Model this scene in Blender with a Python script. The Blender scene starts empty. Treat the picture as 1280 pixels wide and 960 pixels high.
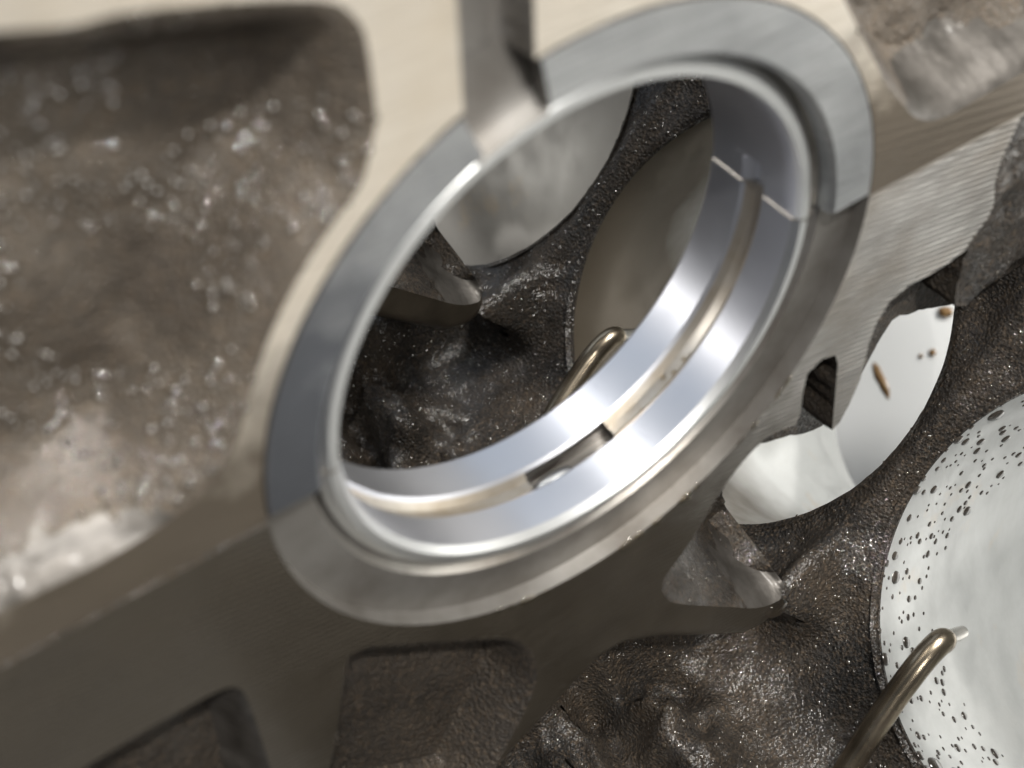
import bpy, bmesh, math, random
import numpy as np
from mathutils import Vector, Matrix, noise
from mathutils.geometry import delaunay_2d_cdt

random.seed(4)
RNG = np.random.default_rng(4)
S = 0.0108                      # metres per modelling unit (the bearing bore has a radius of 3 units)
scn = bpy.context.scene
col = scn.collection

# ------------------------------------------------------------------ camera
cam_d = bpy.data.cameras.new('camera')
cam = bpy.data.objects.new('camera', cam_d)
col.objects.link(cam)
R = Matrix(((0.8176480204064382, 0.43984594412590733, -0.3714663647778348),
            (-0.5748605681857994, 0.5885380129773011, -0.5684701702160485),
            (-0.0314172225120245, 0.6783498748554116, 0.7340670305994136)))
cam.matrix_world = Matrix.Translation(Vector((-6.67989672, -8.54232607, 11.12906101)) * S) @ R.to_4x4()
cam_d.sensor_width = 36
cam_d.lens = 36 * 1830.56 / 1280
cam_d.clip_start = 0.005
cam_d.clip_end = 50
cam_d.dof.use_dof = True
cam_d.dof.focus_distance = 24.5 * S
cam_d.dof.aperture_fstop = 20.0
scn.camera = cam

# ------------------------------------------------------------------ world and lamps
w = bpy.data.worlds.new('World')
scn.world = w
w.use_nodes = True
bg = w.node_tree.nodes['Background']
bg.inputs[0].default_value = (0.80, 0.87, 1.0, 1)
bg.inputs[1].default_value = 0.11


def lamp(name, loc, target, sx, sy, power, color):
    d = bpy.data.lights.new(name, 'AREA')
    d.shape = 'RECTANGLE'
    d.size, d.size_y, d.energy, d.color = sx * S, sy * S, power, color
    o = bpy.data.objects.new(name, d)
    col.objects.link(o)
    o.location = Vector(loc) * S
    o.rotation_euler = (Vector(target) - Vector(loc)).to_track_quat('-Z', 'Y').to_euler()
    return o


lamp('window_light', (-8, -92, 80), (0, 0, 1), 50, 46, 23.0, (1.0, 0.97, 0.92))
lamp('ceiling_lamp', (42, -14, 100), (0, 0, 0), 34, 18, 20.0, (1.0, 0.97, 0.92))
lamp('rear_window', (0, 95, 76), (0, 2, -3), 260, 86, 6.0, (0.78, 0.88, 1.0))
lamp('added_glint_light', (-80, 57, 30), (2, 2, -3), 4, 4, 1.1, (1.0, 0.97, 0.93))  # this and the next two are unseen lamps, added for glints on metal
lamp('added_glint_light', (-6, 48, 92), (2, 2, -5), 3, 3, 1.6, (1.0, 0.98, 0.95))
lamp('added_glint_light', (-22, -52, 95), (0, 0, 0), 3.2, 3.2, 24.0, (1.0, 0.97, 0.93))

scn.view_settings.view_transform = 'Standard'
scn.view_settings.look = 'None'
scn.view_settings.exposure = 0.0
scn.view_settings.gamma = 1.0


# ------------------------------------------------------------------ helpers: materials
class NT:
    def __init__(self, name):
        self.m = bpy.data.materials.new(name)
        self.m.use_nodes = True
        self.t = self.m.node_tree
        self.b = self.t.nodes['Principled BSDF']
        tc = self.t.nodes.new('ShaderNodeTexCoord')
        mp = self.t.nodes.new('ShaderNodeMapping')
        mp.inputs['Scale'].default_value = (1 / S, 1 / S, 1 / S)
        self.t.links.new(tc.outputs['Object'], mp.inputs['Vector'])
        self.co = mp.outputs['Vector']

    def link(self, a, b):
        self.t.links.new(a, b)

    def map(self, rot=(0, 0, 0), scale=(1, 1, 1)):
        mp = self.t.nodes.new('ShaderNodeMapping')
        mp.inputs['Rotation'].default_value = rot
        mp.inputs['Scale'].default_value = scale
        self.link(self.co, mp.inputs['Vector'])
        return mp.outputs['Vector']

    def noise(self, scale, detail=4, rough=0.6, co=None, dist=0.0):
        n = self.t.nodes.new('ShaderNodeTexNoise')
        n.inputs['Scale'].default_value = scale
        n.inputs['Detail'].default_value = detail
        n.inputs['Roughness'].default_value = rough
        n.inputs['Distortion'].default_value = dist
        self.link(co or self.co, n.inputs['Vector'])
        return n.outputs['Fac']

    def voro(self, scale, co=None, feature='F1'):
        n = self.t.nodes.new('ShaderNodeTexVoronoi')
        n.feature = feature
        n.inputs['Scale'].default_value = scale
        self.link(co or self.co, n.inputs['Vector'])
        return n.outputs['Distance']

    def wave(self, scale, co=None, dist=1.0, dscale=1.0):
        n = self.t.nodes.new('ShaderNodeTexWave')
        n.bands_direction = 'Z'
        n.inputs['Scale'].default_value = scale
        n.inputs['Distortion'].default_value = dist
        n.inputs['Detail'].default_value = 2
        n.inputs['Detail Scale'].default_value = dscale
        self.link(co or self.co, n.inputs['Vector'])
        return n.outputs['Fac']

    def ramp(self, fac, stops):
        r = self.t.nodes.new('ShaderNodeValToRGB')
        e = r.color_ramp.elements
        while len(e) < len(stops):
            e.new(0.5)
        for k, (p, c) in enumerate(stops):
            e[k].position = p
            e[k].color = (c, c, c, 1) if not isinstance(c, tuple) else (*c, 1)
        self.link(fac, r.inputs['Fac'])
        return r.outputs['Color']

    def mix(self, fac, a, b):
        n = self.t.nodes.new('ShaderNodeMix')
        n.data_type = 'RGBA'
        self.link(fac, n.inputs[0]) if not isinstance(fac, float) else setattr(n.inputs[0], 'default_value', fac)
        for v, i in ((a, 6), (b, 7)):
            if isinstance(v, tuple):
                n.inputs[i].default_value = (*v, 1)
            else:
                self.link(v, n.inputs[i])
        return n.outputs[2]

    def math(self, op, a, b=0.0):
        n = self.t.nodes.new('ShaderNodeMath')
        n.operation = op
        for v, i in ((a, 0), (b, 1)):
            if isinstance(v, (int, float)):
                n.inputs[i].default_value = v
            else:
                self.link(v, n.inputs[i])
        return n.outputs[0]

    def bump(self, h, strength, dist, prev=None):
        n = self.t.nodes.new('ShaderNodeBump')
        n.inputs['Strength'].default_value = strength
        n.inputs['Distance'].default_value = dist * S
        self.link(h, n.inputs['Height'])
        if prev is not None:
            self.link(prev, n.inputs['Normal'])
        return n.outputs['Normal']

    def set(self, **k):
        for a, v in k.items():
            s = self.b.inputs[a.replace('_', ' ')]
            if hasattr(v, 'node'):
                self.link(v, s)
            elif isinstance(v, tuple):
                s.default_value = (*v, 1)
            else:
                s.default_value = v
        return self.m


def mat_cast(name, dark, light, metal, r0, r1, coat, grain=1.0):
    """rough cast aluminium with a film of oil"""
    n = NT(name)
    big = n.noise(0.7, 5, 0.62)
    c = n.mix(n.ramp(big, [(0.36, 0.0), (0.66, 1.0)]), dark, light)
    spk = n.ramp(n.noise(14.0, 3, 0.7), [(0.5, 0.0), (0.72, 1.0)])
    c = n.mix(n.math('MULTIPLY', spk, 0.45), c, (0.15, 0.105, 0.065))
    rr = n.ramp(n.noise(1.3, 4, 0.6), [(0.35, r0), (0.65, r1)])
    b1 = n.bump(n.noise(3.2, 3, 0.6), 0.18, 0.10)
    b2 = n.bump(n.voro(17.0), 0.8 * grain, 0.07, b1)
    b3 = n.bump(n.noise(36, 3, 0.65), 0.9 * grain, 0.045, b2)
    wet = n.ramp(n.noise(0.9, 5, 0.62), [(0.40, coat * 0.15), (0.60, coat)])
    n.set(Base_Color=c, Metallic=metal, Roughness=rr, Normal=b3, Coat_Weight=wet, Coat_Roughness=0.05, Specular_IOR_Level=0.35)
    cb = n.bump(n.noise(18.0, 2, 0.5), 0.55 * grain, 0.06, n.bump(n.voro(8.0), 0.25, 0.06, b1))
    n.link(cb, n.b.inputs['Coat Normal'])
    return n.m


M = {}
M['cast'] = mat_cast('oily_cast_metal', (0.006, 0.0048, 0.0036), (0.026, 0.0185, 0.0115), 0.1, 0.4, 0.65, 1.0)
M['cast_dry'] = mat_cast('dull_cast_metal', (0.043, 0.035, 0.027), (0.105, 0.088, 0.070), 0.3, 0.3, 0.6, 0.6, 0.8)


def mat_mill(name, dark, light, oil, lines, rot, r0, r1, metal=0.85, coat=0.0, wscale=1.0, wet=None, wdir=(0.11, 0.085), woff=0.0):
    n = NT(name)
    co = n.map(rot=(0, rot, 0))
    wv = n.math('MULTIPLY', n.wave(3.5 * wscale, co, 0.5, 0.6), n.ramp(n.noise(1.0, 3, 0.6, n.map(rot=(0, rot, 0), scale=(0.35, 1, 3.5))), [(0.3, 0.25), (0.65, 1.0)]))
    fine = n.noise(3.0, 3, 0.6, n.map(rot=(0, rot, 0), scale=(0.25, 1, 7)))
    big = n.noise(0.45, 4, 0.6)
    c = n.mix(n.ramp(fine, [(0.35, 0.0), (0.7, 1.0)]), dark, light)
    c = n.mix(n.ramp(big, [(0.42, 0.0), (0.66, 0.75)]), c, oil)
    if wet:
        # oil film and the falloff of light, painted into the colour towards one side
        sx = n.t.nodes.new('ShaderNodeSeparateXYZ')
        n.link(n.co, sx.inputs[0])
        e = n.math('ADD', n.math('MULTIPLY', sx.outputs[0], wdir[0]), n.math('MULTIPLY', sx.outputs[2], wdir[1]))
        e = n.math('ADD', e, n.math('MULTIPLY', n.math('SUBTRACT', n.noise(0.9, 5, 0.65), 0.5), 0.9))
        c = n.mix(n.ramp(n.math('ADD', e, 0.5 + woff), [(0.32, 0.95), (0.72, 0.0)]), c, wet)
    rr = n.ramp(n.noise(1.1, 4, 0.6), [(0.35, r0), (0.65, r1)])
    fade = n.ramp(n.noise(0.6, 2, 0.5), [(0.38, 0.25), (0.6, 1.0)])
    if wet and lines > 0.5:
        sp = n.t.nodes.new('ShaderNodeSeparateXYZ')
        n.link(n.co, sp.inputs[0])
        fade = n.math('MULTIPLY', fade, n.ramp(n.math('MULTIPLY', sp.outputs[0], 0.2), [(0.25, 0.25), (0.75, 1.0)]))
        fade = n.math('MULTIPLY', fade, n.ramp(n.math('ADD', n.math('MULTIPLY', sp.outputs[2], 0.1), 1.0), [(0.38, 0.1), (0.55, 1.0)]))
    b1 = n.bump(n.math('MULTIPLY', wv, fade), lines, 0.055)
    b2 = n.bump(fine, 0.25, 0.03, b1)
    return n.set(Base_Color=c, Metallic=metal, Roughness=rr, Normal=b2, Coat_Weight=coat, Coat_Roughness=0.15)


def mat_ledge():
    n = NT('highlit_ledge')  # the highlight on pocket walls is painted in as a separate metal
    c = n.mix(n.ramp(n.noise(2.0, 4, 0.6), [(0.35, 0.0), (0.65, 1.0)]), (0.04, 0.036, 0.031), (0.085, 0.078, 0.070))
    b = n.bump(n.voro(11.0), 0.12, 0.03, n.bump(n.noise(3.0, 3, 0.6), 0.12, 0.06))
    return n.set(Base_Color=c, Metallic=0.6, Roughness=0.5, Normal=b, Coat_Weight=0.12, Coat_Roughness=0.15)


M['ledge'] = mat_ledge()
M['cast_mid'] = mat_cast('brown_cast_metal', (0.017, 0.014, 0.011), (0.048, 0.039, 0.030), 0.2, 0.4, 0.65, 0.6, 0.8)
M['bedplate_face'] = mat_mill('machined_bedplate_face', (0.51, 0.47, 0.41), (0.65, 0.61, 0.54), (0.52, 0.46, 0.37), 0.12, -0.2, 0.45, 0.58, 0.75, 0.0, 0.6, (0.10, 0.081, 0.06), (-0.02, 0.26), -0.46)
M['block_face'] = mat_mill('milled_block_face', (0.22, 0.212, 0.2), (0.39, 0.38, 0.36), (0.19, 0.165, 0.135), 1.0, -0.2, 0.36, 0.52, 0.75, 0.25, 1.0, (0.062, 0.051, 0.036))


def mat_metal(name, base, rough, streak=None, metal=1.0, smear=0.0, smear_col=(0.4, 0.4, 0.4), aniso=0.0):
    n = NT(name)
    sm = n.noise(1.2, 4, 0.6, n.map(scale=(1, 1, 1)))
    c = n.mix(n.ramp(sm, [(0.38, 0.0), (0.66, smear)]), base, smear_col)
    rr = n.ramp(n.noise(1.0, 3, 0.6), [(0.3, rough * 0.93), (0.7, rough * 1.07)])
    n.set(Base_Color=c, Metallic=metal, Roughness=rr, Anisotropic=aniso)
    if streak:
        n.set(Normal=n.bump(n.noise(4.0, 2, 0.5, n.map(scale=streak)), 0.12, 0.02))
    return n.m


M['shell'] = mat_metal('bearing_alloy', (0.66, 0.67, 0.71), 0.36, None, 1.0, 0.15, (0.60, 0.60, 0.66))
M['shell_edge'] = mat_metal('bearing_steel_edge', (0.66, 0.67, 0.67), 0.38)
M['groove'] = mat_metal('stained_oil_groove', (0.55, 0.51, 0.45), 0.34, None, 0.95, 0.8, (0.38, 0.31, 0.225))
M['washer'] = mat_mill('thrust_washer_alloy', (0.37, 0.38, 0.385), (0.53, 0.54, 0.545), (0.29, 0.30, 0.31), 0.05, -0.2, 0.28, 0.42, 0.9, 0.0, 0.6, (0.105, 0.112, 0.128), (0.10, 0.09), 0.02)
M['bore'] = mat_metal('bored_block_metal', (0.42, 0.40, 0.37), 0.3, (1, 6, 1), 0.9, 0.6, (0.25, 0.22, 0.19))
M['recess'] = mat_metal('counterbore_metal', (0.235, 0.225, 0.21), 0.42, None, 0.8, 0.8, (0.14, 0.127, 0.112))
M['jet'] = mat_metal('oiled_bronze_tube', (0.40, 0.34, 0.255), 0.27, None, 0.95, 0.8, (0.15, 0.12, 0.085))
M['jet_tip'] = mat_metal('bright_nozzle', (0.75, 0.72, 0.68), 0.25)
M['shaded_face'] = mat_metal('shaded_web_face', (0.075, 0.062, 0.045), 0.4, None, 0.6, 0.8, (0.035, 0.028, 0.02))  # dark version of the block face, shade of the far web painted in
M['hole'] = mat_metal('dark_drilling', (0.02, 0.016, 0.013), 0.35, None, 0.2)


def mat_liner(name, base, film=None):
    n = NT(name)
    h1 = n.noise(3, 2, 0.5, n.map(rot=(0, 0, 0), scale=(0.4, 0.4, 12)))
    stain = n.ramp(n.noise(0.5, 4, 0.65), [(0.6, 0.0), (0.75, 0.5)])
    c = n.mix(stain, base, (0.55, 0.42, 0.27))
    fine = n.noise(8, 2, 0.6, n.map(rot=(0, 0.816, 0), scale=(1.6, 1.6, 0.05)))
    c = n.mix(n.ramp(fine, [(0.4, 0.0), (0.62, 0.1)]), c, (base[0] * 0.72, base[1] * 0.71, base[2] * 0.69))
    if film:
        # brown oil film on the valley side, with the bore's shade painted in
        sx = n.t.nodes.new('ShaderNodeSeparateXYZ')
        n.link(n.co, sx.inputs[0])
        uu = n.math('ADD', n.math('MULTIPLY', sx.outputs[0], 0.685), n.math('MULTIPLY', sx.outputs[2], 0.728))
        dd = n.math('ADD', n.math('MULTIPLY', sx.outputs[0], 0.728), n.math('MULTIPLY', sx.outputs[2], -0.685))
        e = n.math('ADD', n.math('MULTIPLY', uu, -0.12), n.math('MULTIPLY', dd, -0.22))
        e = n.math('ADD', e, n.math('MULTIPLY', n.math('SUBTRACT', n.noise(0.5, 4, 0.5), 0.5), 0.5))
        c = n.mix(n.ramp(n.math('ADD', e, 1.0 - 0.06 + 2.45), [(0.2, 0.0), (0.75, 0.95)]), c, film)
    return n.set(Base_Color=c, Metallic=0.5, Roughness=n.ramp(n.noise(1.2, 3, 0.6), [(0.35, 0.3), (0.65, 0.46)]), Normal=n.bump(fine, 0.04, 0.01, n.bump(h1, 0.06, 0.02)))


M['liner'] = mat_liner('honed_cylinder_wall', (0.43, 0.44, 0.435))
M['liner_film_shade'] = mat_liner('oil_filmed_shaded_wall', (0.70, 0.71, 0.70), (0.075, 0.054, 0.030))
M['liner_grey'] = mat_liner('grey_cylinder_wall', (0.33, 0.32, 0.305))


def mat_oil(name, c, rough=0.03):
    n = NT(name)
    return n.set(Base_Color=c, Roughness=rough, IOR=1.47, Specular_IOR_Level=0.6, Coat_Weight=0.6, Coat_Roughness=0.02)


M['oil'] = mat_oil('dark_engine_oil', (0.035, 0.03, 0.025))


def mat_bead():
    n = NT('clear_oil_bead')
    return n.set(Base_Color=(0.95, 0.88, 0.76), Roughness=0.02, IOR=1.47, Transmission_Weight=1.0)


M['bead'] = mat_bead()
M['spatter'] = mat_oil('beaded_oil_film', (0.03, 0.024, 0.017), 0.04)
M['spatter'].node_tree.nodes['Principled BSDF'].inputs['Specular IOR Level'].default_value = 1.0


def mat_backdrop(name, base):
    n = NT(name)
    st = n.ramp(n.noise(0.16, 4, 0.6), [(0.62, 0.0), (0.74, 0.7)])
    c = n.mix(st, base, (0.55, 0.43, 0.3))
    return n.set(Base_Color=c, Roughness=0.8)


M['paper'] = mat_backdrop('white_paper', (0.82, 0.83, 0.82))
M['bench'] = mat_backdrop('grey_bench', (0.27, 0.265, 0.25))


# ------------------------------------------------------------------ helpers: objects
def link(name, verts, faces, mat, parent=None, smooth=True, loc=(0, 0, 0), mats=None, midx=None):
    me = bpy.data.meshes.new(name)
    v = np.asarray(verts, dtype=float) * S
    me.from_pydata(v.tolist(), [], [tuple(int(i) for i in f) for f in faces])
    me.materials.append(M[mat])
    for m in mats or ():
        me.materials.append(M[m])
    if midx is not None:
        me.polygons.foreach_set('material_index', list(midx))
    if smooth:
        me.polygons.foreach_set('use_smooth', [True] * len(me.polygons))
    me.update()
    o = bpy.data.objects.new(name, me)
    col.objects.link(o)
    o.location = Vector(loc) * S
    if parent is not None:
        o.parent = parent
    return o


def thing(name, label, cat, group=None, loc=(0, 0, 0)):
    o = bpy.data.objects.new(name, None)
    o.empty_display_size = 0.01
    col.objects.link(o)
    o.location = Vector(loc) * S
    tag(o, label, cat, group)
    return o


def tag(o, label, cat, group=None):
    o['label'] = label
    o['category'] = cat
    if group:
        o['group'] = group
    return o


def fbm(x, y, z, oct=4):
    return noise.fractal(Vector((x, y, z)), 0.9, 2.1, oct)


def densify(loop, step, closed=True):
    out = []
    n = len(loop)
    for i in range(n if closed else n - 1):
        a = np.array(loop[i], float)
        b = np.array(loop[(i + 1) % n], float)
        k = max(1, int(np.ceil(np.linalg.norm(b - a) / step)))
        for j in range(k):
            out.append(a + (b - a) * j / k)
    if not closed:
        out.append(np.array(loop[-1], float))
    return np.array(out)


def round_loop(loop, n=1):
    """corner cutting, so that traced corners come out as cast radii"""
    p = np.array(loop, float)
    for _ in range(n):
        q = np.roll(p, -1, 0)
        p = np.stack([p * 0.78 + q * 0.22, p * 0.22 + q * 0.78], 1).reshape(-1, 2)
    return p


def inside(p, loop):
    l = np.asarray(loop, float)
    a, b = l, np.roll(l, -1, 0)
    r = np.zeros(len(p), bool)
    for (x1, y1), (x2, y2) in zip(a, b):
        if y1 == y2:
            continue
        c = ((y1 > p[:, 1]) != (y2 > p[:, 1])) & (p[:, 0] < (x2 - x1) * (p[:, 1] - y1) / (y2 - y1) + x1)
        r ^= c
    return r


def dist(p, loop):
    l = np.asarray(loop, float)
    d = np.full(len(p), 1e9)
    for a, b in zip(l, np.roll(l, -1, 0)):
        ab = b - a
        t = np.clip(((p - a) @ ab) / max(ab @ ab, 1e-12), 0, 1)
        d = np.minimum(d, np.linalg.norm(a + t[:, None] * ab - p, axis=1))
    return d


def sstep(t):
    t = np.clip(t, 0, 1)
    return t * t * (3 - 2 * t)


def hexgrid(x0, x1, y0, y1, sp, jit=0.18):
    out = []
    r = 0
    y = y0
    while y < y1:
        x = x0 + (sp * 0.5 if r % 2 else 0)
        n = int((x1 - x) / sp)
        out.append(np.stack([x + np.arange(n) * sp, np.full(n, y)], 1))
        y += sp * 0.866
        r += 1
    p = np.concatenate(out)
    return p + RNG.uniform(-jit, jit, p.shape) * sp


def cdt(loops, pts, extra=()):
    V, E = [], []
    for l in list(loops) + list(extra):
        k = len(V)
        n = len(l)
        V += [tuple(q) for q in l]
        E += [(k + i, k + (i + 1) % n) for i in range(n)]
    V += [tuple(q) for q in pts]
    vo, eo, fo, *_ = delaunay_2d_cdt([Vector(q) for q in V], E, [], 0, 1e-5)
    return np.array([tuple(q) for q in vo]), np.array([f for f in fo if len(f) == 3])


# ================================================================== web panels (in the X-Z plane, thickness along +Y)
ARC = lambda r, a0, a1, n: [(r * math.cos(math.radians(a0 + (a1 - a0) * i / n)), r * math.sin(math.radians(a0 + (a1 - a0) * i / n))) for i in range(n + 1)]


R_CB = 3.96


def panel(parent, outer, pockets, face_mat, face_name, sp, thick, bounds, y0=0.0, prefix='cast', edge_round=False):
    """relief panel: machined face at y0, pockets sunk in it, edge walls running back by `thick`"""
    outer = densify(outer, sp * 0.9)
    pk = []
    for p in pockets:
        p['loop'] = densify(round_loop(p['poly'], p.get('round', 2)), sp * 0.8)
    g = hexgrid(*bounds, sp)
    g = g[inside(g, outer)]
    g = g[dist(g, outer) > sp * 0.45]
    for p in pockets:
        g = g[dist(g, p['loop']) > sp * 0.45]
    fine = []
    for p in pockets:
        if p.get('wall', 0.3) < 0.6:
            f = hexgrid(p['loop'][:, 0].min(), p['loop'][:, 0].max(), p['loop'][:, 1].min(), p['loop'][:, 1].max(), sp * 0.5)
            f = f[inside(f, p['loop']) & inside(f, outer)]
            d = dist(f, p['loop'])
            fine.append(f[(d > sp * 0.3) & (d < p['wall'] * 1.3)])
    if fine:
        g = np.concatenate([g] + fine)
    V, F = cdt([outer], g, [p['loop'] for p in pockets])
    cen = V[F].mean(1)
    keep = inside(cen, outer)
    F, cen = F[keep], cen[keep]
    y = np.zeros(len(V)) + y0
    reg = np.full(len(F), -1)
    for k, p in enumerate(pockets):
        d = dist(V, p['loop'])
        ins = inside(V, p['loop']) & (d > 1e-4)
        reg[inside(cen, p['loop'])] = k
        ii = np.where(ins)[0]
        for i in ii:
            t = float(sstep(d[i] / p['wall']))
            x, z = V[i]
            yy = p['depth'] * t
            if 'rough' in p:
                yy += p['rough'] * fbm(x * p.get('freq', 1.3), 3.1 * k, z * p.get('freq', 1.3)) * min(1, d[i] / (p['wall'] * 0.6))
            if 'fn' in p:
                yy += p['fn'](x, z, d[i])
            y[i] = y0 + yy
    if edge_round:
        de = dist(V, outer)
        m = (de < 0.22) & (V[:, 1] < -5.2) & (y < y0 + 0.05)
        y = np.where(m, y0 + 0.22 * (1 - np.clip(de, 0, 0.22) / 0.22) ** 2, y)
    V3 = np.stack([V[:, 0], y, V[:, 1]], 1)

    def sub(mask, name, mat):
        f = F[mask]
        if not len(f):
            return None
        u, inv = np.unique(f, return_inverse=True)
        ff = inv.reshape(-1, 3)
        # orient towards -Y
        a, b, c = V3[u][ff[:, 0]], V3[u][ff[:, 1]], V3[u][ff[:, 2]]
        nrm = np.cross(b - a, c - a)
        flip = nrm[:, 1] > 0
        ff[flip] = ff[flip][:, ::-1]
        return link(name, V3[u], ff, mat, parent)
    made = [sub(reg == -1, face_name, face_mat)]
    for k, p in enumerate(pockets):
        if 'ledge' in p:
            led = (reg == k) & np.array([bool(p['ledge'](*q)) for q in cen])
            made.append(sub(led, 'highlit_pocket_wall', 'ledge'))
            made.append(sub((reg == k) & ~led, p['name'], p['mat']))
        else:
            made.append(sub(reg == k, p['name'], p['mat']))
    # edge walls
    from collections import Counter
    ec = Counter()
    for f in F:
        for i in range(3):
            a, b = int(f[i]), int(f[(i + 1) % 3])
            ec[(min(a, b), max(a, b))] += 1
    be = [e for e, n in ec.items() if n == 1]
    bs = set(be)
    inw = {}
    for f, c in zip(F, cen):
        for i in range(3):
            a, b = int(f[i]), int(f[(i + 1) % 3])
            if (min(a, b), max(a, b)) in bs:
                for q in (a, b):
                    d_ = c - (V[a] + V[b]) / 2
                    inw[q] = inw.get(q, 0) + d_ / (np.linalg.norm(d_) + 1e-9)
    be = [e for e in be if not all(abs(math.hypot(*V[i]) - R_CB) < 0.02 for i in e)]      # the bore has its own seat
    wv, wf, ix = [], [], {}
    for a, b in be:
        for i in (a, b):
            if i not in ix:
                ix[i] = len(wv)
                x, yy, z = V3[i]
                nz = 0.05 * fbm(x * 2, 1, z * 2)
                if yy > y0 + 0.2:
                    d_ = inw[i] / (np.linalg.norm(inw[i]) + 1e-9)
                    wv += [(x, yy, z), (x + d_[0] * 0.1, yy + 0.1, z + d_[1] * 0.1), (x + d_[0] * 0.3, yy + 0.2, z + d_[1] * 0.3), (x + d_[0] * 0.5, yy + 0.3, z + d_[1] * 0.5)]
                    continue
                wv += [(x, yy, z), (x + nz, yy + 0.12, z + nz), (x + nz * 2, y0 + thick * 0.6, z + nz * 2), (x, y0 + thick, z)]
        i, j = ix[a], ix[b]
        for k in range(3):
            wf.append((i + k, j + k, j + k + 1, i + k + 1))
    made.append(link(prefix + '_edge', wv, wf, 'cast_mid', parent))
    return made


def slab(parent, name, outer, y0, y1, mat, rough=0.05, step=0.15):
    """simple thick plate with an uneven rim"""
    o = densify(round_loop(outer, 1), step)
    V, F = cdt([o], hexgrid(o[:, 0].min(), o[:, 0].max(), o[:, 1].min(), o[:, 1].max(), 0.3)[:0])
    F = F[inside(V[F].mean(1), o)]
    n = len(V)
    off = np.array([rough * fbm(v[0] * 2.5, 7, v[1] * 2.5) for v in V])
    A = np.stack([V[:, 0], np.full(n, y0), V[:, 1]], 1)
    A[:, 0] += off
    A[:, 2] += off
    B = A.copy()
    B[:, 1] = y1
    a, b, c = A[F[:, 0]], A[F[:, 1]], A[F[:, 2]]
    flip = np.cross(b - a, c - a)[:, 1] > 0
    F[flip] = F[flip][:, ::-1]
    fs = [tuple(f) for f in F] + [tuple(int(i) + n for i in f[::-1]) for f in F]
    from collections import Counter
    ec = {}
    for f in F:
        for i in range(3):
            a, b = int(f[i]), int(f[(i + 1) % 3])
            k = (min(a, b), max(a, b))
            ec[k] = None if k in ec else (a, b)
    for e in ec.values():
        if e:
            fs.append((e[1], e[0], e[0] + n, e[1] + n))
    ob = link(name, np.concatenate([A, B]), fs, mat, parent, smooth=False)
    return ob


def lathe(name, prof, a0, a1, n, mat, parent=None, smooth=True, close=False, mats=None, midx_fn=None, loc=(0, 0, 0), cut=None, mod=None):
    """sweep a profile of (radius, y) about the crank axis from angle a0 to a1 (degrees)"""
    vs, fs, mi = [], [], []
    m = len(prof)
    for i in range(n + 1):
        t = math.radians(a0 + (a1 - a0) * i / n)
        for k, (r, y) in enumerate(prof):
            if mod:
                r, y = mod(r, y, k, a0 + (a1 - a0) * i / n)
            vs.append((r * math.cos(t), y, r * math.sin(t)))
    for i in range(n):
        for k in range(m if close else m - 1):
            k2 = (k + 1) % m
            ang = a0 + (a1 - a0) * (i + 0.5) / n
            if cut and cut(k, ang):
                continue
            fs.append((i * m + k, i * m + k2, (i + 1) * m + k2, (i + 1) * m + k))
            mi.append(midx_fn(k, ang) if midx_fn else 0)
    if close:
        fs.append(tuple(range(m))[::-1])
        fs.append(tuple(n * m + k for k in range(m)))
        mi += [1, 1] if mats else [0, 0]
    o = link(name, vs, fs, mat, parent, smooth, loc, mats, mi if mats else None)
    return o


def sharp(o, deg=35):
    """keep crisp machined edges on a smooth-shaded mesh"""
    me = o.data
    bm = bmesh.new()
    bm.from_mesh(me)
    bmesh.ops.recalc_face_normals(bm, faces=bm.faces)
    for e in bm.edges:
        if len(e.link_faces) == 2 and e.calc_face_angle(0) > math.radians(deg):
            e.smooth = False
    bm.to_mesh(me)
    bm.free()
    return o


# ================================================================== BEDPLATE (upper half)
bed = thing('bedplate', 'dull cast bedplate with cream machined face closing the top of the bearing bore', 'bedplate')
R_CB = 3.96
left_pocket = [(-11, 7.6), (-6.07, 6.25), (-4.89, 5.88), (-4.41, 5.73), (-4.09, 5.7), (-3.58, 5.56), (-3.1, 5.41), (-2.54, 5.2), (-2.36, 5.0), (-2.28, 4.8), (-2.27, 4.41), (-2.27, 3.98), (-2.35, 3.76), (-2.46, 3.4), (-2.61, 3.08), (-2.81, 2.89), (-3.06, 2.72), (-3.3, 2.39), (-3.52, 2.08), (-3.8, 1.64), (-4.08, 1.19), (-4.38, 0.9), (-4.73, 0.75), (-5.02, 0.69), (-5.35, 0.65), (-5.73, 0.65), (-6.17, 0.68), (-6.46, 0.69), (-7.29, 0.76), (-8.45, 0.84), (-11, 1.0)]
# keep the pocket clear of the bearing ring
left_pocket = [(x, z) if math.hypot(x, z) > 4.22 else (x * 4.22 / math.hypot(x, z), z * 4.22 / math.hypot(x, z)) for x, z in left_pocket]
right_pocket = [(2.5, 3.85), (2.94, 3.13), (3.12, 2.83), (3.34, 2.43), (3.63, 1.95), (3.93, 1.56), (4.26, 1.17), (4.47, 0.91), (4.79, 0.7), (5.15, 0.65), (5.8, 0.69), (6.47, 0.73), (8.01, 0.82), (11, 0.95), (11, 6.4), (6.43, 6.2), (2.92, 6.0)]
right_pocket = [(x, z) if math.hypot(x, z) > 4.16 else (x * 4.16 / math.hypot(x, z), z * 4.16 / math.hypot(x, z)) for x, z in right_pocket]
slot = [(-1.45, 8.5), (-1.45, 4.76), (-1.46, 3.2), (-1.46, 2.0), (-0.71, 2.0), (-0.71, 3.27), (-0.71, 5.05), (-0.71, 8.5)]


def left_fn(x, z, d):
    return 0.25 * float(sstep(np.array((-4.4 - x) / 2.5)))


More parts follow.
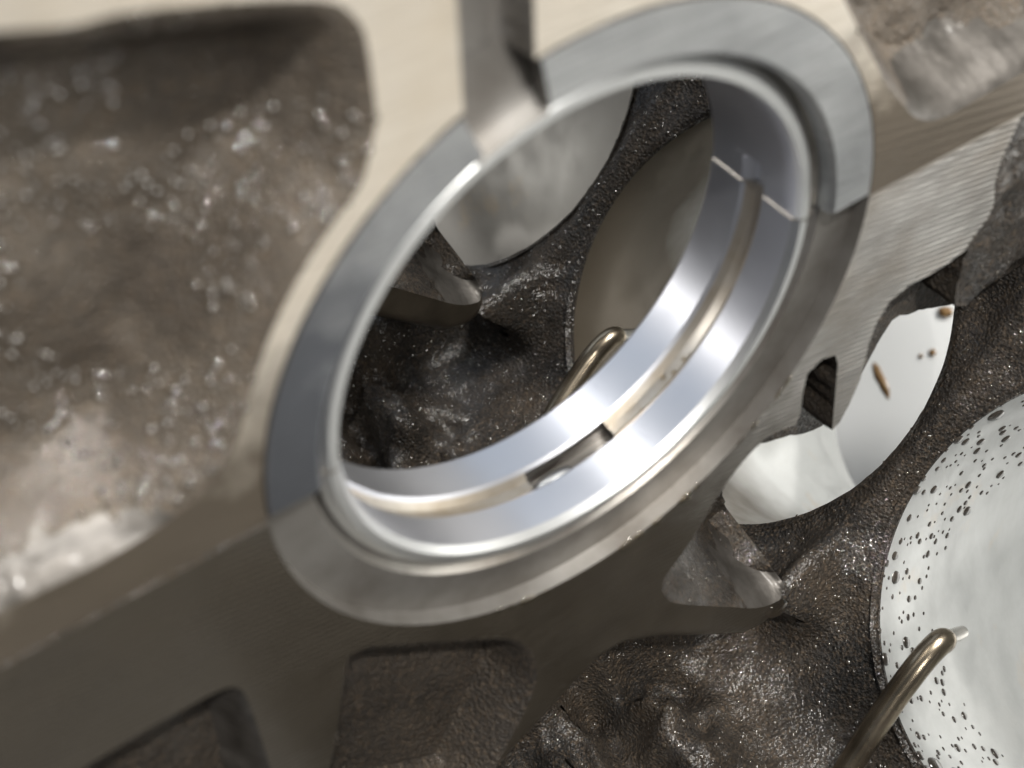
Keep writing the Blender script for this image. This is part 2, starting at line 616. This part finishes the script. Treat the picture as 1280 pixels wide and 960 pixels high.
up_outer = [(-10, 0.025), (-R_CB, 0.025)] + [(R_CB * math.cos(a), R_CB * math.sin(a)) for a in np.linspace(math.pi - 0.02, 0.02, 120)] + [(R_CB, 0.025), (10, 0.025), (10, 7), (-10, 7)]
panel(bed, up_outer, [
    dict(poly=left_pocket, depth=0.95, wall=0.85, rough=0.07, freq=1.2, mat='cast_dry', name='cast_pocket', fn=left_fn, round=2, ledge=lambda x, z: x < -4.55 and z < 0.74 + 0.20 * (-4.6 - x) + 0.12 * fbm(x * 2.5, z * 2.5, 4) and z < 0.93 + 0.1 * fbm(x * 3, z * 3, 1)),
    dict(poly=right_pocket, depth=0.95, wall=0.5, rough=0.10, freq=1.6, mat='cast_dry', name='cast_pocket', round=2, ledge=lambda x, z: x > 4.3 and z < 1.12 + 0.2 * fbm(x * 1.5, z * 1.5, 4)),
    dict(poly=slot, depth=0.42, wall=0.07, mat='recess', name='oil_slot', round=0),
], 'bedplate_face', 'machined_face', 0.10, 1.75, (-10, 10, 0.03, 7), prefix='bedplate')
# counterbore seat for the thrust washer, and the upper half bore behind the shell
seat = [(R_CB, 0.0), (R_CB, 0.22), (3.38, 0.22), (3.29, 0.34), (3.29, 1.75)]
SA, SB = math.degrees(math.acos(-0.64 / R_CB)), math.degrees(math.acos(-1.5 / R_CB))
sharp(lathe('washer_seat', seat, 0.2, SA, 70, 'recess', bed))
sharp(lathe('washer_seat', seat, SB, 179.8, 50, 'recess', bed))
sharp(lathe('oil_slot', [(R_CB + 0.08, 0.41), (3.45, 0.34), (3.30, 0.24), (3.165, 0.155), (3.15, 0.19)], SA - 1, SB + 1, 14, 'recess', bed))
for a in (SA, SB):
    ca, sa = math.cos(math.radians(a)), math.sin(math.radians(a))
    link('slot_wall', [(r * ca, y, r * sa) for r, y in ((3.29, 0.215), (R_CB + 0.08, 0.215), (R_CB + 0.08, 0.43), (3.29, 0.43))], [(0, 1, 2, 3)], 'cast', bed)

# ================================================================== ENGINE BLOCK
block = thing('engine_block', 'oil-wet cast engine block seen from below with open cylinder bores and milled main web', 'engine block')
front = [(-10, -0.025), (-10, -6.5), (-6.5, -9.8), (-2.9, -9.6), (-2.3, -8.75), (-1.9, -8.06), (-1.5, -7.48), (-1.11, -7.22), (-0.58, -6.87), (-0.19, -6.62), (0.13, -6.40), (0.49, -6.40), (1.16, -6.85), (2.12, -7.7), (2.91, -8.37), (3.36, -8.5), (3.73, -8.40), (3.89, -8.08), (3.80, -7.39), (3.72, -6.97), (3.45, -6.3), (2.85, -5.6), (2.42, -5.0), (2.44, -4.7), (2.69, -4.2), (2.95, -3.91), (3.18, -3.74), (3.35, -3.65), (3.41, -3.37), (3.39, -2.96), (3.41, -2.64), (3.65, -2.51), (3.89, -2.59), (3.97, -2.8), (4.03, -3.38), (4.12, -4.22), (4.25, -4.15), (4.38, -3.85), (4.50, -3.43), (4.52, -2.76), (4.58, -2.43), (4.76, -2.14), (5.07, -2.04), (5.4, -2.06), (5.73, -2.06), (6.08, -1.98), (6.19, -2.02), (6.22, -2.44), (6.21, -3.07), (6.56, -3.32), (7.04, -3.17), (7.66, -3.06), (10, -2.85)]
low_outer = front + [(10, -0.025), (R_CB, -0.025)] + [(R_CB * math.cos(a), R_CB * math.sin(a)) for a in np.linspace(-0.02, -math.pi + 0.02, 140)] + [(-R_CB, -0.025)]
window_pocket = [(1.75, -4.61), (2.14, -3.98), (2.58, -3.56), (3.0, -3.45), (3.6, -3.7), (4.3, -5.08), (4.6, -7.0), (4.05, -7.55), (3.84, -7.97), (3.28, -7.83), (2.36, -6.96), (1.45, -6.1), (1.22, -5.71), (1.16, -5.35), (1.34, -5.11), (1.56, -4.89)]
lower_pocket = [(-3.52, -3.02), (-3.4, -2.82), (-3.18, -2.9), (-2.38, -3.55), (-1.51, -4.25), (-1.18, -4.6), (-0.98, -5.01), (-0.89, -5.63), (-1.01, -6.16), (-1.36, -6.82), (-1.68, -7.41), (-2.1, -8.06), (-3.46, -7.15), (-4.28, -5.71), (-3.9, -4.62), (-3.68, -3.82)]
corner_pocket = [(-4.65, -4.56), (-4.64, -3.46), (-4.65, -2.67), (-4.68, -2.32), (-4.8, -2.16), (-5.13, -2.11), (-5.76, -2.09), (-6.47, -2.11), (-6.86, -2.29), (-6.4, -4.77), (-5.01, -5.69)]
skirt_pocket = [(6.6, 0.2), (6.3, -0.8), (6.5, -1.5), (6.1, -1.9), (5.9, -2.6), (6.3, -3.6), (8, -3.8), (12, -3.3), (12, 0.2)]


def recess_fn(x, z, d):
    # the recess runs deeper towards the window between the bays
    t = (x - 1.3) * 0.62 - (z + 5.3) * 0.35
    return 0.95 * float(sstep(np.array(t / 2.3))) * min(1, d / 0.5)


low = panel(block, low_outer, [
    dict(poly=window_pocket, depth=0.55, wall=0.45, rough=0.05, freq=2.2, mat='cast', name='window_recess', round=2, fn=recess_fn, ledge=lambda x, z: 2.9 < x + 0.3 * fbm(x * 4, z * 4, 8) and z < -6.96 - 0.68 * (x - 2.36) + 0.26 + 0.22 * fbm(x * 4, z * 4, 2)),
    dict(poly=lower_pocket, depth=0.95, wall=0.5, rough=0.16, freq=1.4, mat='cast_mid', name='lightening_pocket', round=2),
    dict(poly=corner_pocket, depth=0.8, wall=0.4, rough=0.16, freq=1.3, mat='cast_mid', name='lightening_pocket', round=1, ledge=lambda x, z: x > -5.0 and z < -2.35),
    dict(poly=skirt_pocket, depth=0.12, wall=0.5, rough=0.07, freq=2.4, mat='cast', name='skirt_casting', round=1),
], 'block_face', 'milled_web_face', 0.09, 0.85, (-10, 10, -9.8, -0.03), prefix='web', edge_round=True)
rear = [(10, -0.2), (10, -4.2), (7.71, -4.35), (7.22, -4.27), (6.51, -3.91), (5.95, -3.73), (5.74, -4.05), (5.6, -4.38), (5.4, -4.9), (5.08, -5.35), (4.4, -5.25), (3.74, -4.88), (3.55, -4.84), (3.0, -4.7), (2.3, -4.2), (1.0, -4.6), (0.8, -5.6), (0.3, -6.3), (-0.6, -7.0), (-2.0, -8.3), (-3.0, -9.6), (-6.5, -9.8), (-9.9, -6.5), (-9.9, -0.2), (-3.34, -0.2)] + [(3.34 * math.cos(a), 3.34 * math.sin(a)) for a in np.linspace(-math.pi + 0.1, -0.1, 60)] + [(3.34, -0.2)]
for xa, xb in ((-10, -R_CB - 0.01), (R_CB + 0.01, 10)):
    link('joint_edge', [(xa, -0.001, -0.034), (xb, -0.001, -0.034), (xb, 0.045, 0.018), (xa, 0.045, 0.018)], [(0, 1, 2, 3)], 'bore' if xa > 0 else 'cast_mid', block)
web_back = slab(block, 'web_back', rear, 0.76, 1.72, 'cast_mid', 0.05)
saddle = sharp(lathe('bearing_saddle', [(R_CB, -0.002), (R_CB - 0.01, 0.22), (3.40, 0.22), (3.29, 0.36), (3.29, 1.72)], 180.2, 359.8, 140, 'recess', block,
                     mats=['bore'], midx_fn=lambda k, a: 1 if k >= 2 else 0))
# next main web seen through the bore; unseen copy added for its shade
for o in list(low) + [web_back, saddle]:
    if o is None:
        continue
    for dy in (8.3, -10.6):
        c = o.copy()
        col.objects.link(c)
        c.parent = block
        c.location = Vector((0, dy, 0)) * S
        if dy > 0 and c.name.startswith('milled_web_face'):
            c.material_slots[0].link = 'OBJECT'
            c.material_slots[0].material = M['shaded_face']
for o in list(bed.children):  # unseen bedplate copy behind the camera, added to shade the lower face
    c = o.copy()
    col.objects.link(c)
    c.parent = bed
    c.location = Vector((0, -10.6, 0)) * S

# ------------------------------------------------------------------ crankcase floor with the bore openings
PHI = -0.816
NV = np.array([math.sin(PHI), 0, math.cos(PHI)])
UV_ = np.array([math.cos(PHI), 0, -math.sin(PHI)])
C0 = np.array([6.974, -3.62, -7.218])
RB = 3.835
PITCH = 8.3


def rim(a, v, h=0.0):
    """point from in-plane coordinates of the bore bottoms: a across, v along the crank, h towards the crank"""
    return C0 + UV_ * a + NV * h + np.array([0, v - C0[1], 0])


EDGE = -4.1
EP = C0 + UV_ * EDGE
DIRL = np.array([-0.985, 0, -0.17])
NL = np.array([-0.17, 0, 0.985])


def floor_base(s):
    if s >= EDGE + 0.5:
        return C0 + UV_ * s, NV
    if s <= EDGE - 0.5:
        return EP + DIRL * (EDGE - s), NL
    t = (EDGE + 0.5 - s) / 1.0
    p0, p1, p2 = C0 + UV_ * (EDGE + 0.5), EP, EP + DIRL * 0.5
    p = p0 * (1 - t) ** 2 + p1 * 2 * t * (1 - t) + p2 * t * t
    n = NV * (1 - t) + NL * t
    return p, n / np.linalg.norm(n)


def g2(x, y, sx, sy):
    return math.exp(-(x / sx) ** 2 - (y / sy) ** 2)


def floor_h(s, v):
    vm = ((v + 7.6) % PITCH) - 7.6          # position within one bay: -7.6 .. 0.7
    vd = vm if vm > -3.6 else vm + PITCH    # signed distance frame centred on the divider at about 0.5
    h = 0.06 * fbm(s * 1.2, v * 1.2, 5) + 0.035 * fbm(s * 4, v * 4, 9)
    # ridge along the divider
    r = s
    h += 0.16 * math.exp(-((vd - 0.55) / 0.22) ** 2) * float(sstep(np.array((s + 3.2) / 1.0)))
    # divider rises to the foot of the web
    p0, p1 = np.array((-3.05, 0.30)), np.array((-1.7, 0.80))
    q = np.array((s, vd))
    t = float(np.clip((q - p0) @ (p1 - p0) / ((p1 - p0) @ (p1 - p0)), 0, 1))
    dd = float(np.linalg.norm(p0 + t * (p1 - p0) - q))
    h += (1.35 * (1 - t) ** 1.3 + 0.12) * math.exp(-(dd / (0.30 + 0.10 * t)) ** 2)
    h += 0.5 * g2(s + 3.3, vd - 0.9, 0.6, 0.5)
    h += 1.3 * float(sstep(np.array((vd - 1.15) / 0.7))) * float(sstep(np.array((-2.7 - s) / 0.8))) * float(sstep(np.array((3.4 - vd) / 1.0)))
    h += 0.55 * g2(s - 3.4, vd - 1.2, 0.6, 0.7)
    # lumps and a sunken pocket in the floor towards the valley
    h += 0.8 * g2(s + 6.5, vd - 0.1, 0.4, 0.9) + 0.35 * g2(s + 5.6, vd - 1.6, 0.6, 0.5)
    h += 0.7 * g2(s + 8.0, vd - 0.9, 0.6, 0.8) - 0.5 * g2(s + 7.2, vd - 1.2, 0.5, 1.0)
    h += 0.55 * (1 - abs(fbm(s * 0.75, v * 0.75, 2)) * 2) * float(sstep(np.array((-5.0 - s) / 1.5)))
    h += 0.20 * fbm(s * 1.3, v * 1.3, 2) * float(sstep(np.array((-4.8 - s) / 2)))
    return h


def build_floor():
    sp = 0.125
    bx = (-11.5, 5.6, -8.2, 22.5)
    outer = densify([(bx[0], bx[2]), (bx[1], bx[2]), (bx[1], bx[3]), (bx[0], bx[3])], 0.3)
    holes = []
    for k in range(-0, 4):
        vc = C0[1] + PITCH * k
        n = 210
        holes.append(np.array([(RB * math.cos(2 * math.pi * i / n) * (1 + 0.006 * fbm(i * 0.35, k, 0)), vc + RB * math.sin(2 * math.pi * i / n) * (1 + 0.006 * fbm(i * 0.35, k, 0))) for i in range(n)]))
    g = hexgrid(*bx, sp)
    g = g[dist(g, outer) > 0.1]
    for k, h in enumerate(holes):
        vc = C0[1] + PITCH * k
        rr = np.hypot(g[:, 0], g[:, 1] - vc)
        g = g[rr > RB + 0.06]
    # the far bays need fewer points
    V, F = cdt([outer], g, holes)
    cen = V[F].mean(1)
    keep = np.ones(len(F), bool)
    for k in range(4):
        keep &= np.hypot(cen[:, 0], cen[:, 1] - (C0[1] + PITCH * k)) > RB * 0.999
    F = F[keep]
    out = np.zeros((len(V), 3))
    for i, (s, v) in enumerate(V):
        d = min(abs(math.hypot(s, v - C0[1] - PITCH * k) - RB) for k in range(4))
        h = floor_h(s, v)
        e = min(1, d / 0.35)
        b, n = floor_base(s)
        h = h * (0.25 + 0.75 * e) - 0.06 * (1 - e) ** 2
        out[i] = b + n * h + np.array([0, v - b[1], 0])
    a, b, c = out[F[:, 0]], out[F[:, 1]], out[F[:, 2]]
    flip = np.cross(b - a, c - a) @ np.array([-0.4, 0, 0.9]) < 0
    F[flip] = F[flip][:, ::-1]
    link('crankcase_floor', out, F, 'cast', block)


build_floor()


# ------------------------------------------------------------------ cylinder bores
def build_liner(k):
    n = 160
    prof = [(RB + 0.10, 0.02), (RB + 0.03, -0.03), (RB - 0.01, -0.12), (RB - 0.012, -1.2), (RB - 0.012, -4), (RB - 0.012, -8), (RB - 0.012, -11.4), (RB + 0.05, -11.5)]
    vs, fs = [], []
    m = len(prof)
    for i in range(n):
        t = 2 * math.pi * i / n
        for r, h in prof:
            jit = 0.02 * fbm(math.cos(t) * 6, math.sin(t) * 6, k) if h > -0.05 else 0
            p = C0 + np.array([0, PITCH * k, 0]) + UV_ * math.cos(t) * r + np.array([0, math.sin(t) * r, 0]) + NV * (h + jit)
            vs.append(p)
    for i in range(n):
        j = (i + 1) % n
        for q in range(m - 1):
            fs.append((i * m + q, j * m + q, j * m + q + 1, i * m + q + 1))
    mi = [1 if q < 2 else 0 for i in range(n) for q in range(m - 1)]
    link('cylinder_bore', vs, fs, ('liner', 'liner_film_shade', 'liner_grey')[k], block, mats=['cast'], midx=mi)


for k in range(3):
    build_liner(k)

# ================================================================== BEARING SHELLS
G0, G1 = 0.79, 1.11
lower = thing('bearing_shell', 'grooved lower half bearing shell with oil slot, shiny silver inside the bore', 'bearing shell', 'main bearing shells in the bore')
prof = [(3.28, 0.30), (3.17, 0.18), (3.07, 0.18), (3.0, 0.27), (3.0, 0.5), (3.0, G0 - 0.03), (3.04, G0 + 0.015), (3.12, G0 + 0.09), (3.125, (G0 + G1) / 2), (3.12, G1 - 0.09), (3.04, G1 - 0.015), (3.0, G1 + 0.03), (3.0, 1.4), (3.0, 1.66), (3.05, 1.715), (3.28, 1.715)]


def slot_cut(k, a):
    return 6 <= k <= 9 and 265.0 < a < 288.6


def low_mid(k, a):
    return 1 if k in (0, 1, 2, 14) else (2 if 6 <= k <= 9 else 0)


o = sharp(lathe('running_surface', prof, 180.35, 359.65, 360, 'shell', lower, close=False, mats=['shell_edge', 'groove'], midx_fn=low_mid, cut=slot_cut), 25)
# joint faces at both ends of the half shell, with a bright bevel
for a in (180.3, 359.7):
    t = math.radians(a)
    d = np.array([math.cos(t), 0, math.sin(t)])
    up = np.array([0, 0, 1.0])
    vs, fs = [], []
    for r, y in prof:
        b = 0.045
        vs.append(d * (r) + np.array([0, y, 0]) - up * 0.02)
        vs.append(d * (r + (0.03 if r < 3.05 else 0)) + np.array([0, y, 0]) + up * 0.03)
        vs.append(d * 3.28 + np.array([0, y, 0]) + up * 0.03)
    for i in range(len(prof) - 1):
        p = i * 3
        fs += [(p, p + 3, p + 4, p + 1), (p + 1, p + 4, p + 5, p + 2)]
    link('joint_face', vs, fs, 'bore', lower, smooth=False)
# wall of the oil slot down to the drilling in the saddle
vs, fs = [], []
n = 48
for i in range(n):
    q = 2 * math.pi * i / n
    aa = math.radians(276.5 + 11.5 * math.copysign(abs(math.cos(q)) ** 0.35, math.cos(q)))
    yy = 0.935 + 0.15 * math.copysign(abs(math.sin(q)) ** 0.6, math.sin(q))
    for r in (3.127, 3.6, 4.3):
        vs.append((r * math.cos(aa), yy, r * math.sin(aa)))
for i in range(n):
    j = (i + 1) % n
    for q in range(2):
        fs.append((i * 3 + q, i * 3 + q + 1, j * 3 + q + 1, j * 3 + q))
fs.append(tuple(i * 3 + 2 for i in range(n)))
link('oil_gallery', vs, fs, 'hole', lower)
# bright edge of the drilled gallery that crosses one end of the slot
vs, fs = [], []
for i in range(17):
    aa = math.radians(266.2 + 10.8 * i / 16)
    e = math.sin(math.pi * i / 16) ** 0.4
    for q in range(9):
        b = math.pi * q / 8
        r = 3.30 - 0.11 * math.sin(b) * e
        vs.append((r * math.cos(aa), 0.95 - 0.12 * math.cos(b) * (0.4 + 0.6 * e), r * math.sin(aa)))
for i in range(16):
    for q in range(8):
        fs.append((i * 9 + q, i * 9 + q + 1, (i + 1) * 9 + q + 1, (i + 1) * 9 + q))
link('gallery_edge', vs, fs, 'shell_edge', lower)

upper = thing('bearing_shell', 'plain upper half bearing shell without groove, edge on under the thrust washer', 'bearing shell', 'main bearing shells in the bore')
prof_u = [(3.28, 0.30), (3.16, 0.17), (3.05, 0.17), (3.015, 0.25), (3.012, 0.5), (3.012, G0 - 0.03), (3.012, G0 + 0.015), (3.012, G0 + 0.09), (3.012, (G0 + G1) / 2), (3.012, G1 - 0.09), (3.012, G1 - 0.015), (3.012, G1 + 0.03), (3.012, 1.4), (3.012, 1.66), (3.06, 1.715), (3.28, 1.715)]


def tail(r, y, k, a):
    if 6 <= k <= 10 and a < 8.0:
        dep = (0.04, 0.12, 0.125, 0.12, 0.04)[k - 6]
        return r + dep * min(1, (8.0 - a) / 1.2), y
    return r, y


sharp(lathe('running_surface', prof_u, 0.35, 179.65, 360, 'shell', upper, mats=['shell_edge'], midx_fn=lambda k, a: 1 if k in (0, 1, 2, 14) else 0, mod=tail), 25)

# ================================================================== THRUST WASHER (upper half, with an oil groove)
RI, RO, WY0, WY1 = 3.33, 3.945, -0.012, 0.20
wprof = [(RI, WY1), (RI, WY0 + 0.06), (RI + 0.06, WY0), (3.5, WY0), (3.7, WY0), (RO - 0.015, WY0), (RO, WY0 + 0.015), (RO, WY1)]
wash = thing('thrust_washer', 'blue grey half moon thrust washer seated around the top of the bore', 'thrust washer')
ga, gb = math.degrees(math.acos(-0.655 / 3.95)), math.degrees(math.acos(-1.49 / 3.95))


def wedge(name, a0, a1, n):
    o = lathe(name, wprof, a0, a1, n, 'washer', wash, close=True, mats=['cast'], midx_fn=lambda k, a: 1 if k >= 5 else 0)
    sharp(o, 25)


wedge('washer_segment', 1.2, ga, 80)
wedge('washer_segment', gb, 178.8, 60)

# ================================================================== OIL JETS
def tube(name, path, radii, mat, parent, loc, n=20, cap=True):
    P_ = [np.array(p, float) - np.array(loc) for p in path]
    vs, fs = [], []
    up = np.array([0, 1.0, 0])
    for i, p in enumerate(P_):
        t = P_[min(i + 1, len(P_) - 1)] - P_[max(i - 1, 0)]
        t /= np.linalg.norm(t)
        x = np.cross(t, up)
        x /= np.linalg.norm(x)
        y = np.cross(x, t)
        for k in range(n):
            q = 2 * math.pi * k / n
            vs.append(p + radii[i] * (math.cos(q) * x + math.sin(q) * y))
    for i in range(len(P_) - 1):
        for k in range(n):
            k2 = (k + 1) % n
            fs.append((i * n + k, i * n + k2, (i + 1) * n + k2, (i + 1) * n + k))
    if cap:
        fs.append(tuple(range(n))[::-1])
        fs.append(tuple((len(P_) - 1) * n + k for k in range(n)))
    return sharp(link(name, vs, fs, mat, parent), 40)


def bez(pts, n):
    """smooth curve through control points (Catmull-Rom)"""
    p = [np.array(q, float) for q in pts]
    p = [2 * p[0] - p[1]] + p + [2 * p[-1] - p[-2]]
    out = []
    for i in range(1, len(p) - 2):
        for j in range(n):
            t = j / n
            a, b, c, d = p[i - 1:i + 3]
            out.append(0.5 * (2 * b + (c - a) * t + (2 * a - 5 * b + 4 * c - d) * t * t + (3 * b - a - 3 * c + d) * t ** 3))
    out.append(p[-2])
    return out


def oil_jet(k, label):
    base = rim(-6.2, -2.45 + PITCH * k, 0.0)
    base = np.array([base[0], base[1], base[2]])
    t = thing('oil_jet', label, 'oil jet', 'oil jets aimed into the cylinders', loc=base)
    sh = np.array([0, PITCH * k, 0])
    ctrl = [rim(-6.6, -2.75, 1.15), rim(-5.6, -2.42, 0.95), rim(-4.5, -2.12, 0.75), rim(-3.3, -1.94, 0.62), rim(-2.5, -1.85, 0.50), rim(-2.06, -1.80, 0.30), rim(-1.9, -1.78, 0.02)]
    path = [c + sh for c in bez(ctrl, 6)]
    rad = [0.205] * (len(path) - 3) + [0.2, 0.185, 0.16]
    tube('tube', path, rad, 'jet', t, base)
    tip = [rim(-1.9, -1.78, 0.04) + sh, rim(-1.83, -1.77, -0.25) + sh, rim(-1.78, -1.765, -0.42) + sh]
    tube('nozzle', tip, [0.12, 0.115, 0.1], 'jet_tip', t, base, 16)
    # mounting flange on the crankcase wall, outside the picture
    f = [rim(-6.55, -2.7, 1.25) + sh, rim(-6.75, -2.82, 0.75) + sh, rim(-7.0, -2.95, 0.1) + sh]
    tube('mounting_boss', f, [0.42, 0.45, 0.5], 'cast', t, base)


oil_jet(0, 'bent bronze oil jet tube in front of the droplet spattered cylinder, lower right')
oil_jet(1, 'bent oil jet tube seen through the bearing bore, half hidden by the shell')

# ================================================================== OIL DROPS
def dome(n_seg=10, rings=4, flat=0.45):
    vs, fs = [(0, 0, flat)], []
    for r in range(1, rings + 1):
        q = math.pi / 2 * r / rings
        for k in range(n_seg):
            a = 2 * math.pi * k / n_seg
            vs.append((math.sin(q) * math.cos(a), math.sin(q) * math.sin(a), math.cos(q) * flat))
    for k in range(n_seg):
        fs.append((0, 1 + k, 1 + (k + 1) % n_seg))
    for r in range(rings - 1):
        for k in range(n_seg):
            a, b = 1 + r * n_seg + k, 1 + r * n_seg + (k + 1) % n_seg
            fs.append((a, a + n_seg, b + n_seg, b))
    return vs, fs


def drop_mesh(name, mat):
    v, f = dome()
    me = bpy.data.meshes.new(name)
    me.from_pydata([tuple(c * S for c in q) for q in v], [], f)
    me.polygons.foreach_set('use_smooth', [True] * len(me.polygons))
    me.materials.append(M[mat])
    me.update()
    return me


DROP = drop_mesh('oil_droplet', 'oil')
BEAD = drop_mesh('oil_bead', 'bead')


def place(me, name, p, nrm, tang, sx, sy, sz, label, cat, group):
    nrm = Vector(nrm).normalized()
    x = Vector(tang)
    x = (x - nrm * x.dot(nrm)).normalized()
    y = nrm.cross(x)
    m = Matrix((x * sx, y * sy, nrm * sz)).transposed().to_4x4()
    m.translation = Vector(p) * S
    o = bpy.data.objects.new(name, me)
    col.objects.link(o)
    o.matrix_world = m
    tag(o, label, cat, group)
    return o


def wall_pt(th, h, k=0, r=RB - 0.012):
    p = C0 + np.array([0, PITCH * k, 0]) + UV_ * math.cos(th) * r + np.array([0, math.sin(th) * r, 0]) + NV * h
    return p, -(UV_ * math.cos(th) + np.array([0, math.sin(th), 0]))


cnt = 0
used = []
while cnt < 230:
    th = math.radians(random.uniform(62, 172))
    h = -0.10 - random.random() ** 1.25 * 4.0
    if h < -0.4 - 3.4 * (0.45 + 0.55 * abs(math.sin(th * 1.3 + 0.4))):
        continue
    sz = random.choice([0.02, 0.022, 0.026, 0.03, 0.034, 0.04, 0.045, 0.055, 0.07, 0.1 if h > -1.2 else 0.03]) * random.uniform(1.05, 1.6)
    p, nr = wall_pt(th, h)
    if any(np.linalg.norm(p - q) < (sz + z) * 1.25 for q, z in used):
        continue
    used.append((p, sz))
    place(DROP, 'oil_droplet', p, nr, NV, sz * random.uniform(1.0, 1.5), sz, sz, 'small dark oil droplet clinging to the pale cylinder wall', 'oil droplet', 'oil droplets on the cylinder wall')
    cnt += 1

# ================================================================== backdrop under the block
bp = C0 - NV * 16.0 + np.array([0, 4, 0])
vs = [bp + UV_ * a + np.array([0, b, 0]) for a, b in ((-120, -120), (120, -120), (120, 120), (-120, 120))]
o = link('bench_top', vs, [(0, 1, 2, 3)], 'bench', None)
o['kind'] = 'structure'
o['label'] = 'grey bench surface under the block'
pa = thing('paper_sheet', 'white oil-spotted paper sheet showing through the open cylinders', 'paper sheet', loc=bp + NV * 0.05)
vs, fs = [], []
for i in range(25):
    for j in range(25):
        a, b = -22 + i * 64 / 24, -30 + j * 42 / 24
        vs.append(UV_ * a + np.array([0, b, 0]) + NV * (0.1 + 0.12 * fbm(a * 0.12, b * 0.12, 3)))
for i in range(24):
    for j in range(24):
        fs.append((i * 25 + j, (i + 1) * 25 + j, (i + 1) * 25 + j + 1, i * 25 + j + 1))
link('sheet', vs, fs, 'paper', pa)

# clear beads of oil along the rim of the bore, in the groove, on the web foot, on the jet
for i in range(15):
    a = math.radians(random.uniform(-112, -36))
    r = 3.97
    z = random.choice([0.035, 0.04, 0.05, 0.06, 0.075])
    place(BEAD, 'oil_bead', (r * math.cos(a), -0.004, r * math.sin(a)), (0, -1, 0), (-math.sin(a), 0, math.cos(a)), z * random.uniform(1.2, 2.4), z, z * 1.3, 'clear oil bead caught on the rim around the bearing bore', 'oil bead', 'oil beads along the bore rim')
for a, y in ((-46, 0.86), (-47.6, 0.90), (-49, 0.84), (-51.5, 0.9), (-54, 0.98), (-63, 0.86)):
    t = math.radians(a)
    place(BEAD, 'oil_bead', (3.122 * math.cos(t), y, 3.122 * math.sin(t)), (-math.cos(t), 0, -math.sin(t)), (0, 1, 0), 0.045, 0.04, 0.05, 'tiny clear oil bead in the groove of the lower shell', 'oil bead', 'oil beads in the shell groove')
place(BEAD, 'oil_bead', (3.62, -0.002, -8.10), (0, -1, 0), (0.8, 0, -0.3), 0.27, 0.19, 0.22, 'large clear oil drop on the foot of the main web', 'oil bead', 'single oil drops')

# ------------------------------------------------------------------ fine oil spatter beading on the rough castings
def spatter(parent, sources, count, smin, smax, name, keep=None, offset=(0, 0, 0)):
    dv, df = dome(7, 2, 0.55)
    dv = np.array(dv)
    vs, fs = [], []
    for o in sources:
        me = o.data
        n = len(me.polygons)
        cen = np.zeros(n * 3)
        nor = np.zeros(n * 3)
        ar = np.zeros(n)
        me.polygons.foreach_get('center', cen)
        me.polygons.foreach_get('normal', nor)
        me.polygons.foreach_get('area', ar)
        cen = cen.reshape(-1, 3) / S
        nor = nor.reshape(-1, 3)
        if keep is not None:
            ok = keep(cen)
            ar = ar * ok
        pick = RNG.choice(n, count, p=ar / ar.sum())
        for i in pick:
            nn = nor[i]
            x = np.cross(nn, (0.3, 0.9, 0.2))
            x /= np.linalg.norm(x)
            y = np.cross(nn, x)
            r = smin + (smax - smin) * RNG.random() ** 3
            p = cen[i] + x * RNG.uniform(-0.05, 0.05) + y * RNG.uniform(-0.05, 0.05)
            k = len(vs)
            vs += list(p + (dv[:, :1] * x + dv[:, 1:2] * y) * r + dv[:, 2:] * nn * r)
            fs += [tuple(q + k for q in f) for f in df]
    ob = link(name, vs, fs, 'spatter', parent)
    ob['kind'] = 'stuff'
    return ob


def blotch(c, f=0.8, t=0.0, seed=0.0):
    return np.array([fbm(q[0] * f, q[1] * f + seed, q[2] * f, 2) > t for q in c])


fl = bpy.data.objects['crankcase_floor']
spatter(block, [fl], 4200, 0.014, 0.05, 'oil_spatter', lambda c: (c[:, 1] < 13) & (c[:, 0] > 0.3) & (c[:, 1] > -4.5))
spatter(bed, [bpy.data.objects['cast_pocket']], 1500, 0.014, 0.058, 'oil_spatter', lambda c: (c[:, 0] > -7) & blotch(c, 0.7, -0.05))
spatter(bed, [bpy.data.objects['cast_pocket.001']], 350, 0.012, 0.04, 'oil_spatter', lambda c: (c[:, 0] < 7))
spatter(block, [bpy.data.objects['lightening_pocket']], 200, 0.012, 0.04, 'oil_spatter')
spatter(block, [bpy.data.objects['window_recess'], bpy.data.objects['skirt_casting']], 130, 0.012, 0.04, 'oil_spatter')

# brown oil stains soaked into the paper
M['stain'] = mat_oil('brown_oil_stain', (0.22, 0.125, 0.045), 0.35)
for (a0, b0, a1, b1, wd) in ((-1.62, 9.55, -2.15, 8.5, 0.13), (-0.45, 8.36, -0.32, 8.2, 0.1), (-0.7, 8.55, -0.62, 8.45, 0.06), (0.6, 8.9, 0.8, 8.5, 0.15)):
    vs, fs = [], []
    for i in range(28):
        q = 2 * math.pi * i / 28
        p0, p1 = np.array((a0, b0)), np.array((a1, b1))
        ax = (p1 - p0) / 2
        L = np.linalg.norm(ax)
        ax = ax / L
        pp = (p0 + p1) / 2 + ax * math.cos(q) * L * (1 + 0.2 * fbm(math.cos(q) * 2, math.sin(q) * 2, a0)) + np.array((-ax[1], ax[0])) * math.sin(q) * wd * (1 + 0.3 * fbm(math.cos(q) * 2, math.sin(q) * 2, b0))
        b = pp[1] - (C0[1] + 4)
        vs.append(UV_ * pp[0] + np.array([0, b, 0]) + NV * (0.15 + 0.12 * fbm(pp[0] * 0.12, b * 0.12, 3)))
    n = len(vs)
    top = [p + NV * 0.006 for p in vs]
    link('oil_stain', vs + top, [tuple(range(n, 2 * n))] + [(i, (i + 1) % n, n + (i + 1) % n, n + i) for i in range(n)], 'stain', pa)
